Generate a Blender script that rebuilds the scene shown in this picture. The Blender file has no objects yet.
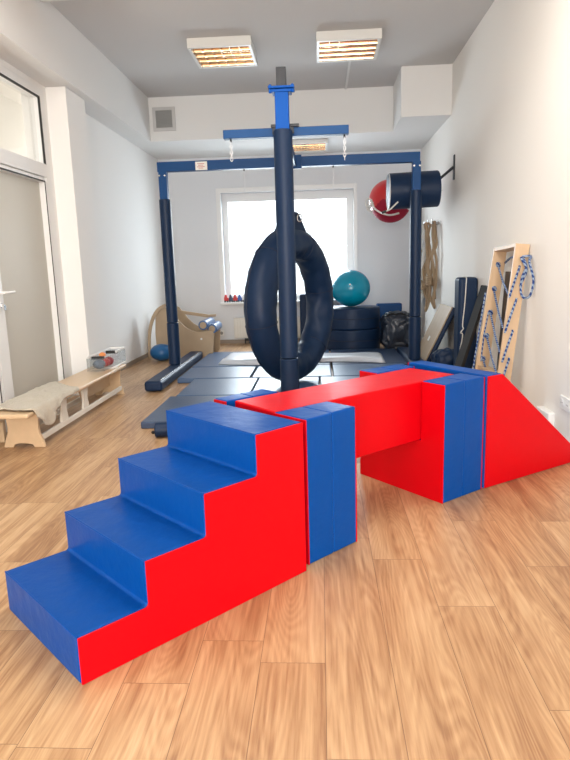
import bpy, bmesh, math, random
from mathutils import Vector, Matrix, noise
random.seed(4)
R = math.radians
col = bpy.context.scene.collection
sc = bpy.context.scene

# ------------------------------------------------------------------ camera
f_px, pitch, yaw, roll = 610.5, .18523, -.06131, .03012
fwd = Vector((math.sin(yaw)*math.cos(pitch), math.cos(yaw)*math.cos(pitch), -math.sin(pitch)))
rt = Vector((math.cos(yaw), -math.sin(yaw), 0)); dn = fwd.cross(rt)
r2 = rt*math.cos(roll) + dn*math.sin(roll); d2 = -rt*math.sin(roll) + dn*math.cos(roll)
cd = bpy.data.cameras.new('camera'); cam = bpy.data.objects.new('camera', cd); col.objects.link(cam)
M4 = Matrix((r2, -d2, -fwd)).transposed().to_4x4(); M4.translation = (0, 0, 1.2)
cam.matrix_world = M4
cd.sensor_fit = 'VERTICAL'; cd.sensor_height = 24; cd.sensor_width = 18; cd.lens = f_px*24/760
cd.clip_start = .05
sc.camera = cam

# ------------------------------------------------------------------ world, light, exposure
w = bpy.data.worlds.new('world'); sc.world = w; w.use_nodes = True
w.node_tree.nodes['Background'].inputs[0].default_value = (.86, .94, 1, 1)
w.node_tree.nodes['Background'].inputs[1].default_value = 1.7
def area(name, loc, rot, sx, sy, power, color, spread=180):
    l = bpy.data.lights.new(name, 'AREA'); l.shape = 'RECTANGLE'; l.size = sx; l.size_y = sy
    l.energy = power; l.color = color; l.spread = R(spread)
    o = bpy.data.objects.new(name, l); col.objects.link(o); o.location = loc; o.rotation_euler = rot; return o
# daylight outside the far window, an added daylight fill behind the photographer
area('daylight_far_window', (-.49, 10.25, 1.75), (R(-58), 0, 0), 2.0, 1.5, 95, (.84, .93, 1))
area('added_rear_daylight', (-.1, -5.3, 1.9), (R(80), 0, 0), 3.3, 2.3, 330, (1, .97, .93))
# added unseen ceiling fill lights over and behind the photographer
for lx_, ly_ in ((-1.0, 3.5), (.45, 3.5), (-1.0, -1.2), (.45, -1.2)):
    area('added_ceiling_fill', (lx_, ly_, 3.315), (0, 0, 0), .58, .58, 24, (1, .95, .88))
area('added_corridor_fill', (-3.86, 4.6, 1.5), (0, R(-90), 0), 1.5, 4.6, 34, (1, .95, .88))  # added fill along the corridor to brighten the glazed door, no window built
area('added_corridor_end_fill', (-3.27, 9.05, 1.9), (R(-90), 0, 0), 1.0, 2.0, 16, (1, .96, .9))  # added fill at the corridor end, brightens the view through the transom
sc.view_settings.view_transform = 'Standard'; sc.view_settings.look = 'None'
sc.view_settings.exposure = .52; sc.view_settings.gamma = 1; sc.view_settings.use_curve_mapping = False

# ------------------------------------------------------------------ materials
def mat(name, color, rough=.5, spec=.5, metal=0, bump=0, bscale=40, var=0, vscale=3, coat=0, stretch=(1,1,1), trans=0, sheen=0, coords='Object', detail=4):
    m = bpy.data.materials.new(name); m.use_nodes = True; nt = m.node_tree; N = nt.nodes; L = nt.links
    b = N['Principled BSDF']; c = (*color, 1)
    b.inputs['Base Color'].default_value = c; b.inputs['Roughness'].default_value = rough
    b.inputs['Specular IOR Level'].default_value = spec; b.inputs['Metallic'].default_value = metal
    b.inputs['Coat Weight'].default_value = coat; b.inputs['Coat Roughness'].default_value = .12
    b.inputs['Transmission Weight'].default_value = trans; b.inputs['Sheen Weight'].default_value = sheen
    tc = N.new('ShaderNodeTexCoord'); mp = N.new('ShaderNodeMapping'); mp.inputs['Scale'].default_value = stretch
    L.new(tc.outputs[coords], mp.inputs[0])
    if bump:
        n = N.new('ShaderNodeTexNoise'); n.inputs['Scale'].default_value = bscale; n.inputs['Detail'].default_value = detail
        bp = N.new('ShaderNodeBump'); bp.inputs['Strength'].default_value = bump; bp.inputs['Distance'].default_value = .02
        L.new(mp.outputs[0], n.inputs['Vector']); L.new(n.outputs[0], bp.inputs['Height']); L.new(bp.outputs[0], b.inputs['Normal'])
    if var:
        n = N.new('ShaderNodeTexNoise'); n.inputs['Scale'].default_value = vscale; n.inputs['Detail'].default_value = 6
        mx = N.new('ShaderNodeMix'); mx.data_type = 'RGBA'; mx.inputs['A'].default_value = tuple(x*(1-var) for x in color)+(1,)
        mx.inputs['B'].default_value = tuple(min(1, x*(1+var)) for x in color)+(1,)
        L.new(mp.outputs[0], n.inputs['Vector']); L.new(n.outputs[0], mx.inputs['Factor']); L.new(mx.outputs['Result'], b.inputs['Base Color'])
    return m
M = {}
M['wall'] = mat('painted_wall', (.86, .85, .83), .85, .2, bump=.05, bscale=160)
M['wall_warm'] = mat('painted_wall_warm', (.90, .875, .83), .8, .25, bump=.05, bscale=160)
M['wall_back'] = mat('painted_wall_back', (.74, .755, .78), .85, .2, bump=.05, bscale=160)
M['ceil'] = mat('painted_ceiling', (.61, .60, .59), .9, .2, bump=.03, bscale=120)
M['soffit'] = mat('painted_soffit', (.78, .775, .76), .9, .2)
M['base'] = mat('skirting_brown', (.30, .24, .19), .5)
M['white_base'] = mat('skirting_white', (.8, .79, .76), .4)
M['pvc'] = mat('white_pvc', (.80, .80, .79), .3, .5)
M['gasket'] = mat('black_gasket', (.012, .012, .012), .6)
M['red'] = mat('red_vinyl', (.60, .001, .006), .38, .12, bump=.10, bscale=9)
M['blue'] = mat('blue_vinyl', (.001, .062, .30), .36, .12, bump=.22, bscale=12)
M['navy'] = mat('navy_vinyl', (.006, .022, .062), .45, .28, bump=.10, bscale=14)
M['navy_mat'] = mat('navy_mat_vinyl', (.022, .05, .115), .36, .8, bump=.12, bscale=60)
M['mat_blue'] = mat('slate_blue_mat_vinyl', (.03, .085, .19), .33, .9, bump=.12, bscale=60)
M['seam'] = mat('navy_seam', (.006, .012, .035), .6)
M['paint'] = mat('blue_steel_paint', (.001, .055, .19), .45, .25)
M['paint_bright'] = mat('bright_blue_steel_paint', (.001, .075, .36), .45, .15)
M['black_steel'] = mat('black_steel', (.012, .014, .02), .4, .5)
M['chain'] = mat('dull_zinc', (.75, .76, .78), .5, .3, metal=.2)
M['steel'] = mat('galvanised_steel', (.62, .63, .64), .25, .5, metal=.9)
M['ply'] = mat('birch_plywood', (.70, .50, .30), .45, .4, var=.14, vscale=4, stretch=(6, 1, 1), bump=.02)
M['ply_grey'] = mat('plywood_greyish', (.42, .31, .20), .5, .4, var=.16, vscale=5, stretch=(1, 5, 1))
M['ply_z'] = mat('birch_plywood_upright', (.60, .42, .26), .45, .4, var=.14, vscale=5, stretch=(5, 5, .8))
M['ply_edge'] = mat('plywood_cut_edge', (.50, .34, .19), .6)
M['bench'] = mat('pale_varnished_wood', (.66, .48, .30), .32, .5, var=.08, vscale=3, stretch=(8, 1, 8))
M['bench_white'] = mat('whitened_wood', (.74, .70, .62), .4, .4)
M['cloth'] = mat('beige_cloth', (.50, .455, .37), .95, .1, bump=.5, bscale=90, sheen=.3, var=.08, vscale=14)
M['teal'] = mat('teal_rubber', (.0, .26, .40), .22, .5)
M['ballred'] = mat('red_rubber', (.62, .03, .035), .3, .5)
M['ballred_dark'] = mat('dark_red_fabric', (.34, .015, .04), .7, .2)
M['ballblue'] = mat('blue_rubber', (.008, .10, .27), .35, .5, bump=.06, bscale=20)
M['rope_w'] = mat('white_rope', (.72, .70, .66), .85, .2, bump=.5, bscale=180)
M['rope_b'] = mat('natural_rope', (.38, .27, .17), .9, .2, bump=.6, bscale=160)
M['bag'] = mat('black_plastic_film', (.02, .028, .045), .3, .5, bump=.9, bscale=7, detail=6)
M['sheet'] = mat('window_sheen_vinyl', (.66, .70, .76), .3, .7, bump=.1, bscale=5)  # pale base colour stands in for the window's reflection on the vinyl
M['darkwood'] = mat('dark_grey_board', (.022, .02, .019), .75, .12)
M['roller'] = mat('blue_grey_roller_vinyl', (.05, .12, .27), .28, .7)
M['plastic_w'] = mat('white_plastic', (.82, .82, .80), .3, .5)
M['lamp_body'] = mat('lamp_enamel', (.74, .74, .71), .35, .5)
M['black'] = mat('black_plastic', (.01, .01, .01), .4)
M['toy_red'] = mat('toy_red', (.6, .02, .02), .35)
M['toy_blue'] = mat('toy_blue', (.03, .12, .42), .35)
M['toy_navy'] = mat('toy_navy', (.02, .03, .09), .35)
M['toy_white'] = mat('toy_white', (.75, .75, .75), .35)
M['toy_orange'] = mat('toy_orange', (.8, .28, .08), .35)
M['toy_grey'] = mat('toy_grey', (.12, .15, .2), .5)
M['vent'] = mat('grey_vent', (.30, .30, .29), .5, .5)
M['vent_frame'] = mat('pale_grey_vent_frame', (.55, .54, .53), .5)
M['radiator'] = mat('radiator_enamel', (.74, .72, .66), .35)
M['label_white'] = mat('label_white', (.8, .78, .72), .5)
M['text_red'] = mat('label_red_print', (.5, .04, .04), .5)
M['mirror'] = mat('polished_reflector', (.80, .60, .40), .12, .5, metal=1)
M['tube'] = mat('lamp_tube', (.92, .86, .74), .3, .5)
b = M['tube'].node_tree.nodes['Principled BSDF']; b.inputs['Emission Color'].default_value = (1, .72, .45, 1); b.inputs['Emission Strength'].default_value = .12

def braided(name, c1, c2, sc_=60):
    m = mat(name, c1, .8, .2); nt = m.node_tree; N = nt.nodes; L = nt.links
    tc = N.new('ShaderNodeTexCoord'); wv = N.new('ShaderNodeTexWave'); wv.wave_type = 'BANDS'; wv.bands_direction = 'DIAGONAL'
    wv.inputs['Scale'].default_value = sc_; wv.inputs['Distortion'].default_value = 3; wv.inputs['Detail Scale'].default_value = 4
    rp = N.new('ShaderNodeValToRGB'); rp.color_ramp.interpolation = 'CONSTANT'
    rp.color_ramp.elements[0].color = (*c1, 1); rp.color_ramp.elements[1].position = .55; rp.color_ramp.elements[1].color = (*c2, 1)
    L.new(tc.outputs['Object'], wv.inputs[0]); L.new(wv.outputs[1], rp.inputs[0]); L.new(rp.outputs[0], N['Principled BSDF'].inputs['Base Color'])
    return m
M['rope_blue'] = braided('blue_white_braided_rope', (.015, .05, .2), (.30, .38, .50), 16)

def glass_mat(name, tint, frost):
    m = bpy.data.materials.new(name); m.use_nodes = True; nt = m.node_tree; N = nt.nodes; L = nt.links
    N.remove(N['Principled BSDF']); out = N['Material Output']
    g = N.new('ShaderNodeBsdfGlossy'); g.inputs['Roughness'].default_value = .04 if not frost else .5
    fr = N.new('ShaderNodeFresnel'); fr.inputs[0].default_value = 1.45
    if frost:
        d = N.new('ShaderNodeBsdfDiffuse'); d.inputs[0].default_value = (*tint, 1)
        t = N.new('ShaderNodeBsdfTranslucent'); t.inputs[0].default_value = (*tint, 1)
        a = N.new('ShaderNodeMixShader'); a.inputs[0].default_value = .45; L.new(d.outputs[0], a.inputs[1]); L.new(t.outputs[0], a.inputs[2])
    else:
        a = N.new('ShaderNodeBsdfTransparent'); a.inputs[0].default_value = (*tint, 1)
    ge = N.new('ShaderNodeNewGeometry'); mu = N.new('ShaderNodeMath'); mu.operation = 'MULTIPLY'; su = N.new('ShaderNodeMath'); su.operation = 'SUBTRACT'; su.inputs[0].default_value = 1
    L.new(ge.outputs['Backfacing'], su.inputs[1]); L.new(fr.outputs[0], mu.inputs[0]); L.new(su.outputs[0], mu.inputs[1])
    mx = N.new('ShaderNodeMixShader'); L.new(mu.outputs[0], mx.inputs[0]); L.new(a.outputs[0], mx.inputs[1]); L.new(g.outputs[0], mx.inputs[2])
    L.new(mx.outputs[0], out.inputs[0]); return m
M['glass'] = glass_mat('clear_glass', (.97, .98, .98), False)
M['frost'] = glass_mat('frosted_glass', (.66, .64, .59), True)
M['clear_plastic'] = glass_mat('clear_plastic', (.93, .95, .96), False)
_nt = M['clear_plastic'].node_tree; _d = _nt.nodes.new('ShaderNodeBsdfTranslucent'); _d.inputs[0].default_value = (.9, .9, .9, 1); _m = _nt.nodes.new('ShaderNodeMixShader'); _m.inputs[0].default_value = .15
_l = _nt.nodes['Material Output'].inputs[0].links[0].from_node.inputs[1].links[0].from_node
_nt.links.new(_l.outputs[0], _m.inputs[1]); _nt.links.new(_d.outputs[0], _m.inputs[2]); _nt.links.new(_m.outputs[0], _nt.nodes['Material Output'].inputs[0])

def floor_material():
    m = bpy.data.materials.new('oak_plank_floor'); m.use_nodes = True; nt = m.node_tree; N = nt.nodes; L = nt.links
    bs = N['Principled BSDF']
    def math_(op, a, b=None, c=None):
        n = N.new('ShaderNodeMath'); n.operation = op
        for i, v in enumerate((a, b, c)):
            if v is None: continue
            if isinstance(v, (int, float)): n.inputs[i].default_value = v
            else: L.new(v, n.inputs[i])
        return n.outputs[0]
    geo = N.new('ShaderNodeNewGeometry'); sx = N.new('ShaderNodeSeparateXYZ'); L.new(geo.outputs['Position'], sx.inputs[0])
    X, Y = sx.outputs[0], sx.outputs[1]; Wd, Ln = .2, 1.24
    xr = math_('DIVIDE', math_('ADD', X, .005), Wd); row = math_('FLOOR', xr)
    # plank-end positions measured in the photograph for the rows near the camera
    known = {-8: 2.99, -7: 2.33, -6: .6, -5: .1, -4: 1.33, -3: 1.58, -2: .55, -1: 1.68, 0: 1.31, 1: 2.35, 2: 2.0, 3: 2.73, 4: 2.29, 5: 2.72, 6: 1.1, 7: .4}
    rp = N.new('ShaderNodeValToRGB'); cr = rp.color_ramp; cr.interpolation = 'CONSTANT'
    rows = list(range(-14, 10)); 
    for k, r in enumerate(rows):
        v = (known.get(r, random.random()*Ln) % Ln)/Ln; p = k/len(rows)
        e = cr.elements[0] if k == 0 else (cr.elements[1] if k == 1 else cr.elements.new(p))
        e.position = p; e.color = (v, v, v, 1)
    L.new(math_('DIVIDE', math_('ADD', row, 14.5), len(rows)), rp.inputs[0])
    yr = math_('SUBTRACT', math_('DIVIDE', Y, Ln), rp.outputs[0]); cell = math_('FLOOR', yr)
    fx = math_('FRACT', xr); fy = math_('FRACT', yr)
    # seams
    ex = math_('MULTIPLY', math_('MINIMUM', fx, math_('SUBTRACT', 1, fx)), Wd)
    ey = math_('MULTIPLY', math_('MINIMUM', fy, math_('SUBTRACT', 1, fy)), Ln)
    seam = math_('LESS_THAN', math_('MINIMUM', ex, ey), .0011)
    cmb = N.new('ShaderNodeCombineXYZ'); L.new(row, cmb.inputs[0]); L.new(cell, cmb.inputs[1])
    wn = N.new('ShaderNodeTexWhiteNoise'); wn.noise_dimensions = '3D'; L.new(cmb.outputs[0], wn.inputs['Vector'])
    # grain coordinates: shifted per plank
    sh = N.new('ShaderNodeVectorMath'); sh.operation = 'MULTIPLY_ADD'; L.new(wn.outputs['Color'], sh.inputs[0]); sh.inputs[1].default_value = (9, 9, 9)
    L.new(geo.outputs['Position'], sh.inputs[2])
    def nz(scale, stretch, detail, dist=0, rough=.5):
        mp = N.new('ShaderNodeMapping'); mp.inputs['Scale'].default_value = stretch; L.new(sh.outputs[0], mp.inputs[0])
        n = N.new('ShaderNodeTexNoise'); n.inputs['Scale'].default_value = scale; n.inputs['Detail'].default_value = detail
        n.inputs['Distortion'].default_value = dist; n.inputs['Roughness'].default_value = rough; L.new(mp.outputs[0], n.inputs['Vector']); return n.outputs[0]
    big = nz(1.0, (9, 1.1, 1), 3, .6); fine = nz(1.0, (75, 3.2, 1), 5, .4, .65); mid = nz(1.0, (24, 1.3, 1), 4, 1.2)
    # cathedral figure: contour lines of the large noise
    rings = math_('ABSOLUTE', math_('SINE', math_('MULTIPLY', nz(1.0, (6, .75, 1), 1, .3), 95)))
    rings = math_('POWER', rings, 2.2)
    v = math_('ADD', math_('ADD', math_('MULTIPLY', big, .42), math_('MULTIPLY', fine, .48)), math_('ADD', math_('MULTIPLY', mid, .42), math_('MULTIPLY', rings, .07)))
    v = math_('ADD', v, math_('MULTIPLY', math_('SUBTRACT', wn.outputs['Value'], .5), .13))
    r2_ = N.new('ShaderNodeValToRGB'); c = r2_.color_ramp
    c.elements[0].position = .53; c.elements[0].color = (.29, .15, .07, 1)
    c.elements[1].position = .90; c.elements[1].color = (.60, .405, .23, 1)
    e = c.elements.new(.63); e.color = (.39, .222, .108, 1); e = c.elements.new(.74); e.color = (.49, .305, .158, 1)
    L.new(v, r2_.inputs[0])
    # knots
    vo = N.new('ShaderNodeTexVoronoi'); mp = N.new('ShaderNodeMapping'); mp.inputs['Scale'].default_value = (2.6, .85, 1); L.new(sh.outputs[0], mp.inputs[0]); L.new(mp.outputs[0], vo.inputs['Vector']); vo.inputs['Scale'].default_value = 1
    kn = math_('MULTIPLY', math_('SUBTRACT', 1, math_('SMOOTH_MIN', math_('DIVIDE', vo.outputs['Distance'], .055), 1, .1)), .5)
    kn = math_('MAXIMUM', kn, 0)
    mk = N.new('ShaderNodeMix'); mk.data_type = 'RGBA'; L.new(kn, mk.inputs['Factor']); L.new(r2_.outputs[0], mk.inputs['A']); mk.inputs['B'].default_value = (.10, .045, .02, 1)
    ms = N.new('ShaderNodeMix'); ms.data_type = 'RGBA'; L.new(math_('MULTIPLY', seam, .75), ms.inputs['Factor']); L.new(mk.outputs['Result'], ms.inputs['A']); ms.inputs['B'].default_value = (.13, .07, .035, 1)
    L.new(ms.outputs['Result'], bs.inputs['Base Color'])
    bs.inputs['Roughness'].default_value = .36; bs.inputs['Specular IOR Level'].default_value = .45
    bp = N.new('ShaderNodeBump'); bp.inputs['Strength'].default_value = .12; bp.inputs['Distance'].default_value = .01; L.new(fine, bp.inputs['Height']); L.new(bp.outputs[0], bs.inputs['Normal'])
    return m
M['floor'] = floor_material()

# ------------------------------------------------------------------ helpers
def box(bm, c, s, rz=0, mtx=None):
    T = (mtx or Matrix()) @ Matrix.Translation(c) @ Matrix.Rotation(rz, 4, 'Z') @ Matrix.Diagonal((s[0], s[1], s[2], 1))
    bmesh.ops.create_cube(bm, size=1, matrix=T); return bm
def bb(bm, x0, x1, y0, y1, z0, z1, mtx=None):
    return box(bm, ((x0+x1)/2, (y0+y1)/2, (z0+z1)/2), (x1-x0, y1-y0, z1-z0), 0, mtx)
def prism(bm, pts, z0, z1, axis='Z', mtx=None):
    """polygon pts extruded; axis Z: pts (x,y); axis Y: pts (x,z) extruded in y; axis X: pts (y,z) extruded in x"""
    def P(a, b, t):
        v = {'Z': (a, b, t), 'Y': (a, t, b), 'X': (t, a, b)}[axis]
        return (mtx @ Vector(v)) if mtx else v
    lo = [bm.verts.new(P(a, b, z0)) for a, b in pts]; hi = [bm.verts.new(P(a, b, z1)) for a, b in pts]
    n = len(pts); fs = [bm.faces.new(lo[::-1]), bm.faces.new(hi)]
    for i in range(n): fs.append(bm.faces.new((lo[i], lo[(i+1) % n], hi[(i+1) % n], hi[i])))
    bmesh.ops.recalc_face_normals(bm, faces=fs); return bm
def cyl(bm, a, b_, r, r2=None, seg=24):
    a = Vector(a); b_ = Vector(b_); d = b_-a
    T = Matrix.Translation((a+b_)/2) @ d.to_track_quat('Z', 'Y').to_matrix().to_4x4()
    bmesh.ops.create_cone(bm, cap_ends=True, segments=seg, radius1=r, radius2=r if r2 is None else r2, depth=d.length, matrix=T); return bm
def sphere(bm, c, r, sc_=(1, 1, 1), u=32, v=20):
    bmesh.ops.create_uvsphere(bm, u_segments=u, v_segments=v, radius=r, matrix=Matrix.Translation(c) @ Matrix.Diagonal((*sc_, 1))); return bm
def tube(bm, pts, r, seg=8, closed=False):
    pts = [Vector(p) for p in pts]; n = len(pts); rings = []; prev = None
    for i, p in enumerate(pts):
        if closed: t = (pts[(i+1) % n]-pts[i-1]).normalized()
        else: t = (pts[min(i+1, n-1)]-pts[max(i-1, 0)]).normalized()
        ref = prev or (Vector((0, 0, 1)) if abs(t.z) < .9 else Vector((1, 0, 0)))
        u = (ref - t*ref.dot(t)).normalized(); prev = u; v = t.cross(u)
        rings.append([bm.verts.new(p+(u*math.cos(2*math.pi*k/seg)+v*math.sin(2*math.pi*k/seg))*r) for k in range(seg)])
    rng = range(n if closed else n-1)
    for i in rng:
        A, B = rings[i], rings[(i+1) % n]
        for k in range(seg): bm.faces.new((A[k], A[(k+1) % seg], B[(k+1) % seg], B[k]))
    if not closed: bm.faces.new(rings[0][::-1]); bm.faces.new(rings[-1])
    return bm
def smooth_path(pts, n=6, closed=False):
    P = [Vector(p) for p in pts]; out = []; m = len(P)
    for i in range(m if closed else m-1):
        g = (lambda k: P[k % m]) if closed else (lambda k: P[max(0, min(m-1, k))])
        a, b_, c, d = g(i-1), g(i), g(i+1), g(i+2)
        for k in range(n):
            t = k/n; out.append(.5*((2*b_)+(c-a)*t+(2*a-5*b_+4*c-d)*t*t+(-a+3*b_-3*c+d)*t**3))
    if not closed: out.append(P[-1])
    return out
def torus(bm, c, Rm, r, h=Vector((1, 0, 0)), v=Vector((0, 0, 1)), nu=96, nv=28, wob=0, ell=1.0):
    n = h.cross(v); rings = []
    for i in range(nu):
        a = 2*math.pi*i/nu; d = h*math.cos(a)+v*math.sin(a); ring = []
        for k in range(nv):
            q = 2*math.pi*k/nv; p = Vector(c)+d*(Rm+r*math.cos(q))+n*(r*ell*math.sin(q))
            if wob:
                p += (d*math.cos(q)+n*math.sin(q))*noise.noise(p*9+Vector((3, 0, 0)))*wob*(1.2-math.cos(q))
            ring.append(bm.verts.new(p))
        rings.append(ring)
    for i in range(nu):
        A, B = rings[i], rings[(i+1) % nu]
        for k in range(nv): bm.faces.new((A[k], B[k], B[(k+1) % nv], A[(k+1) % nv]))
    return bm
def obj(name, bm, m, parent=None, bevel=0, seg=2, smooth=False, origin=None, angle=40, sub=0):
    bmesh.ops.recalc_face_normals(bm, faces=bm.faces[:])
    me = bpy.data.meshes.new(name); bm.to_mesh(me); bm.free()
    if isinstance(m, str): m = M[m]
    me.materials.append(m)
    o = bpy.data.objects.new(name, me); col.objects.link(o)
    if parent is not None:
        o.parent = parent; o.matrix_parent_inverse = Matrix.Translation(-Vector(parent.get('_w', (0, 0, 0))))
    if bevel:
        bv = o.modifiers.new('bevel', 'BEVEL'); bv.width = bevel; bv.segments = seg; bv.limit_method = 'ANGLE'; bv.angle_limit = R(35)
        bv.harden_normals = False
    if sub:
        s = o.modifiers.new('sub', 'SUBSURF'); s.levels = sub; s.render_levels = sub
    if smooth or bevel:
        for p in me.polygons: p.use_smooth = True
        me.set_sharp_from_angle(angle=R(angle)) if not bevel else None
        if bevel:
            wn = o.modifiers.new('wn', 'WEIGHTED_NORMAL'); wn.keep_sharp = True; wn.weight = 80
    return o
def sub_of(o, child):
    child.parent = o; child.matrix_parent_inverse = Matrix(); return child
def thing(name, loc, label, cat, group=None, kind=None):
    o = bpy.data.objects.new(name, None); col.objects.link(o); o.location = loc; o['_w'] = list(loc)
    o.empty_display_size = .1
    o['label'] = label; o['category'] = cat
    if group: o['group'] = group
    if kind: o['kind'] = kind
    return o
def tag(o, label, cat, group=None, kind=None):
    o['label'] = label; o['category'] = cat
    if group: o['group'] = group
    if kind: o['kind'] = kind
    return o
def struct(name, bm, m, **k):
    o = obj(name, bm, m, **k); o['kind'] = 'structure'; return o
nb = bmesh.new

# ------------------------------------------------------------------ the room
XL, XR, XB, ZB, ZC, YS, YB, YF = -2.44, 1.543, -2.177, 2.845, 3.387, 8.33, 9.66, -4.9
struct('floor', bb(nb(), XL-1.6, XR+.2, YF-.2, YB+.2, -.1, 0), 'floor')
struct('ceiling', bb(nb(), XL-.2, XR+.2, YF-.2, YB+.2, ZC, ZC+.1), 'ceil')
struct('wall_right', bb(nb(), XR, XR+.2, YF-.2, YB+.2, 0, ZC), 'wall_warm')
# back wall with its window opening
wx0, wx1, wz0, wz1 = -1.50, .53, .66, 2.32
bm = nb(); bb(bm, XL-.2, wx0, YB, YB+.28, 0, ZC); bb(bm, wx1, XR, YB, YB+.28, 0, ZC); bb(bm, wx0, wx1, YB, YB+.28, 0, wz0); bb(bm, wx0, wx1, YB, YB+.28, wz1, ZC)
struct('wall_back', bm, 'wall_back')
# left wall behind the column, and over the glazed door
struct('wall_left', bb(nb(), XL-.2, XL, 5.70, YB, 0, ZC), 'wall')
bm = nb(); bb(bm, XL-.2, XL, YF, 5.70, 2.80, ZC); bb(bm, XL-.2, XL, YF, 2.35, 0, 2.80)
struct('wall_left', bm, 'wall')
struct('trim_1', bb(nb(), XL-.02, -2.257, 5.77, 6.24, 0, ZB), 'wall', bevel=.006)           # column
bm = nb(); bb(bm, XL, XB, YF, YB, ZB, ZC)
struct('trim_2', bm, 'soffit')                                                                # dropped beam along the left wall
bm = nb(); bb(bm, XB, .9706, YS, YB, ZB, ZC)
struct('trim_3', bm, 'soffit')                                                                # dropped beam along the back wall
bm = nb(); bb(bm, .9706, XR, 7.552, YB, ZB, ZC)
struct('trim_4', bm, 'soffit')
# front wall behind the photographer with a window opening added to let the fill light in
bm = nb(); bb(bm, XL-.2, -1.75, YF-.2, YF, 0, ZC); bb(bm, 1.4, XR, YF-.2, YF, 0, ZC); bb(bm, -1.75, 1.4, YF-.2, YF, 0, .6); bb(bm, -1.75, 1.4, YF-.2, YF, 2.9, ZC)
struct('wall_front', bm, 'wall')
# skirting
struct('baseboard_left', bb(nb(), XL, XL+.015, 6.24, YB, 0, .055), 'base')
struct('baseboard_back', bb(nb(), XL, XR, YB-.015, YB, 0, .06), 'base')
struct('baseboard_right', bb(nb(), XR-.018, XR, YF, YB, 0, .055), 'white_base')
# corridor behind the glazed door
bm = nb(); bb(bm, -4.05, -3.9, 1.5, 9.2, 0, ZC); bb(bm, -3.9, XL-.2, 9.1, 9.2, 0, ZC); bb(bm, -3.9, XL-.2, 1.5, 1.6, 0, ZC); bb(bm, -4.05, XL-.2, 1.5, 9.2, ZC, ZC+.1)
struct('wall_corridor', bm, 'wall_warm')

# glazed door_1 in the left wall: transom above, frosted leaf below
def on(parent, name, bm, m, **k):
    o = obj(name, bm, m, **k); o.parent = parent; return o
dx = XL-.03
bm = nb(); bb(bm, dx-.05, XL+.005, 5.60, 5.705, 0, 2.80)      # right jamb
bb(bm, dx-.05, XL+.005, 2.35, 5.60, 2.72, 2.80); bb(bm, dx-.05, XL+.012, 2.35, 5.60, 2.04, 2.155)
bb(bm, dx-.05, XL+.005, 2.35, 2.45, 0, 2.72)
door = struct('door_1', bm, 'pvc', bevel=.004)
bm = nb(); bb(bm, dx-.045, XL+.01, 4.45, 4.60, .02, 2.0); bb(bm, dx-.045, XL+.01, 5.535, 5.595, .02, 2.0)
bb(bm, dx-.045, XL+.01, 4.60, 5.535, .02, .14); bb(bm, dx-.045, XL+.01, 4.60, 5.535, 1.99, 2.03)
on(door, 'leaf_frame', bm, 'pvc', bevel=.004)
bm = nb(); bb(bm, dx-.02, dx-.01, 4.60, 5.535, .14, 1.99); on(door, 'glass_pane', bm, 'frost')
bm = nb(); bb(bm, dx-.02, dx-.01, 2.45, 4.40, .10, 2.04); on(door, 'glass_pane', bm, 'frost')
bm = nb(); bb(bm, dx-.045, XL+.01, 4.38, 4.44, 0, 2.04); bb(bm, dx-.045, XL+.01, 2.45, 4.38, 0, .1); on(door, 'side_frame', bm, 'pvc', bevel=.004)
bm = nb(); bb(bm, dx-.02, dx-.01, 2.45, 5.59, 2.155, 2.72); on(door, 'transom_pane', bm, 'glass')
bm = nb(); g = .008
for (y0, y1, z0, z1) in ((4.60, 5.545, .13, 2.0), (2.45, 5.60, 2.150, 2.72)):
    bb(bm, XL-.005, XL+.011, y1-g, y1+g, z0, z1); bb(bm, XL-.005, XL+.0135, y0, y1, z1-g, z1+g*.6)
bb(bm, XL-.005, XL+.011, 4.395, 4.41, .1, 2.0)
on(door, 'gasket', bm, 'gasket')
bm = nb(); cyl(bm, (XL+.0, 4.53, 1.06), (XL+.06, 4.53, 1.06), .011, seg=12); tube(bm, smooth_path([(XL+.055, 4.525, 1.06), (XL+.062, 4.56, 1.06), (XL+.06, 4.68, 1.062)]), .011, 10)
bb(bm, XL+.008, XL+.018, 4.505, 4.555, .93, 1.13)
on(door, 'door_handle', bm, 'plastic_w', smooth=True)
bm = nb(); cyl(bm, (XL+.015, 4.53, .965), (XL+.026, 4.53, .965), .016, seg=16); bb(bm, XL+.026, XL+.05, 4.526, 4.534, .955, .975); bb(bm, XL+.045, XL+.052, 4.515, 4.545, .93, .965)
on(door, 'key_lock', bm, 'steel')
# frames of the corridor glazing seen through the transom
bm = nb(); bb(bm, -3.9, -3.84, 3.0, 6.4, 2.62, 2.68); bb(bm, -3.9, -3.84, 6.34, 6.4, 0, 2.62); bb(bm, -3.9, -3.85, 3, 6.4, 2.1, 2.14)
struct('trim_5', bm, 'pvc', bevel=.004)

# window_1 in the back wall
yw = YB+.13
def ring_frame(x0, x1, z0, z1, l, r, bt, tp, y0, y1):
    bm = nb(); bb(bm, x0, x0+l, y0, y1, z0, z1); bb(bm, x1-r, x1, y0, y1, z0, z1); bb(bm, x0+l, x1-r, y0, y1, z1-tp, z1); bb(bm, x0+l, x1-r, y0, y1, z0, z0+bt); return bm
win = struct('window_1', ring_frame(wx0+.001, wx1-.001, wz0+.001, wz1-.001, .06, .06, .05, .08, yw, yw+.07), 'pvc')
on(win, 'sash', ring_frame(wx0+.061, wx1-.061, wz0+.052, wz1-.082, .03, .045, .04, .05, yw-.02, yw+.05), 'pvc')
bm = nb(); bb(bm, wx0+.091, wx1-.106, yw+.01, yw+.018, wz0+.092, wz1-.132); on(win, 'glass_pane', bm, 'glass')
bm = nb(); bb(bm, wx0-.06, wx1+.06, YB-.16, yw, wz0-.035, wz0); on(win, 'window_sill', bm, 'pvc', bevel=.006)
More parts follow.
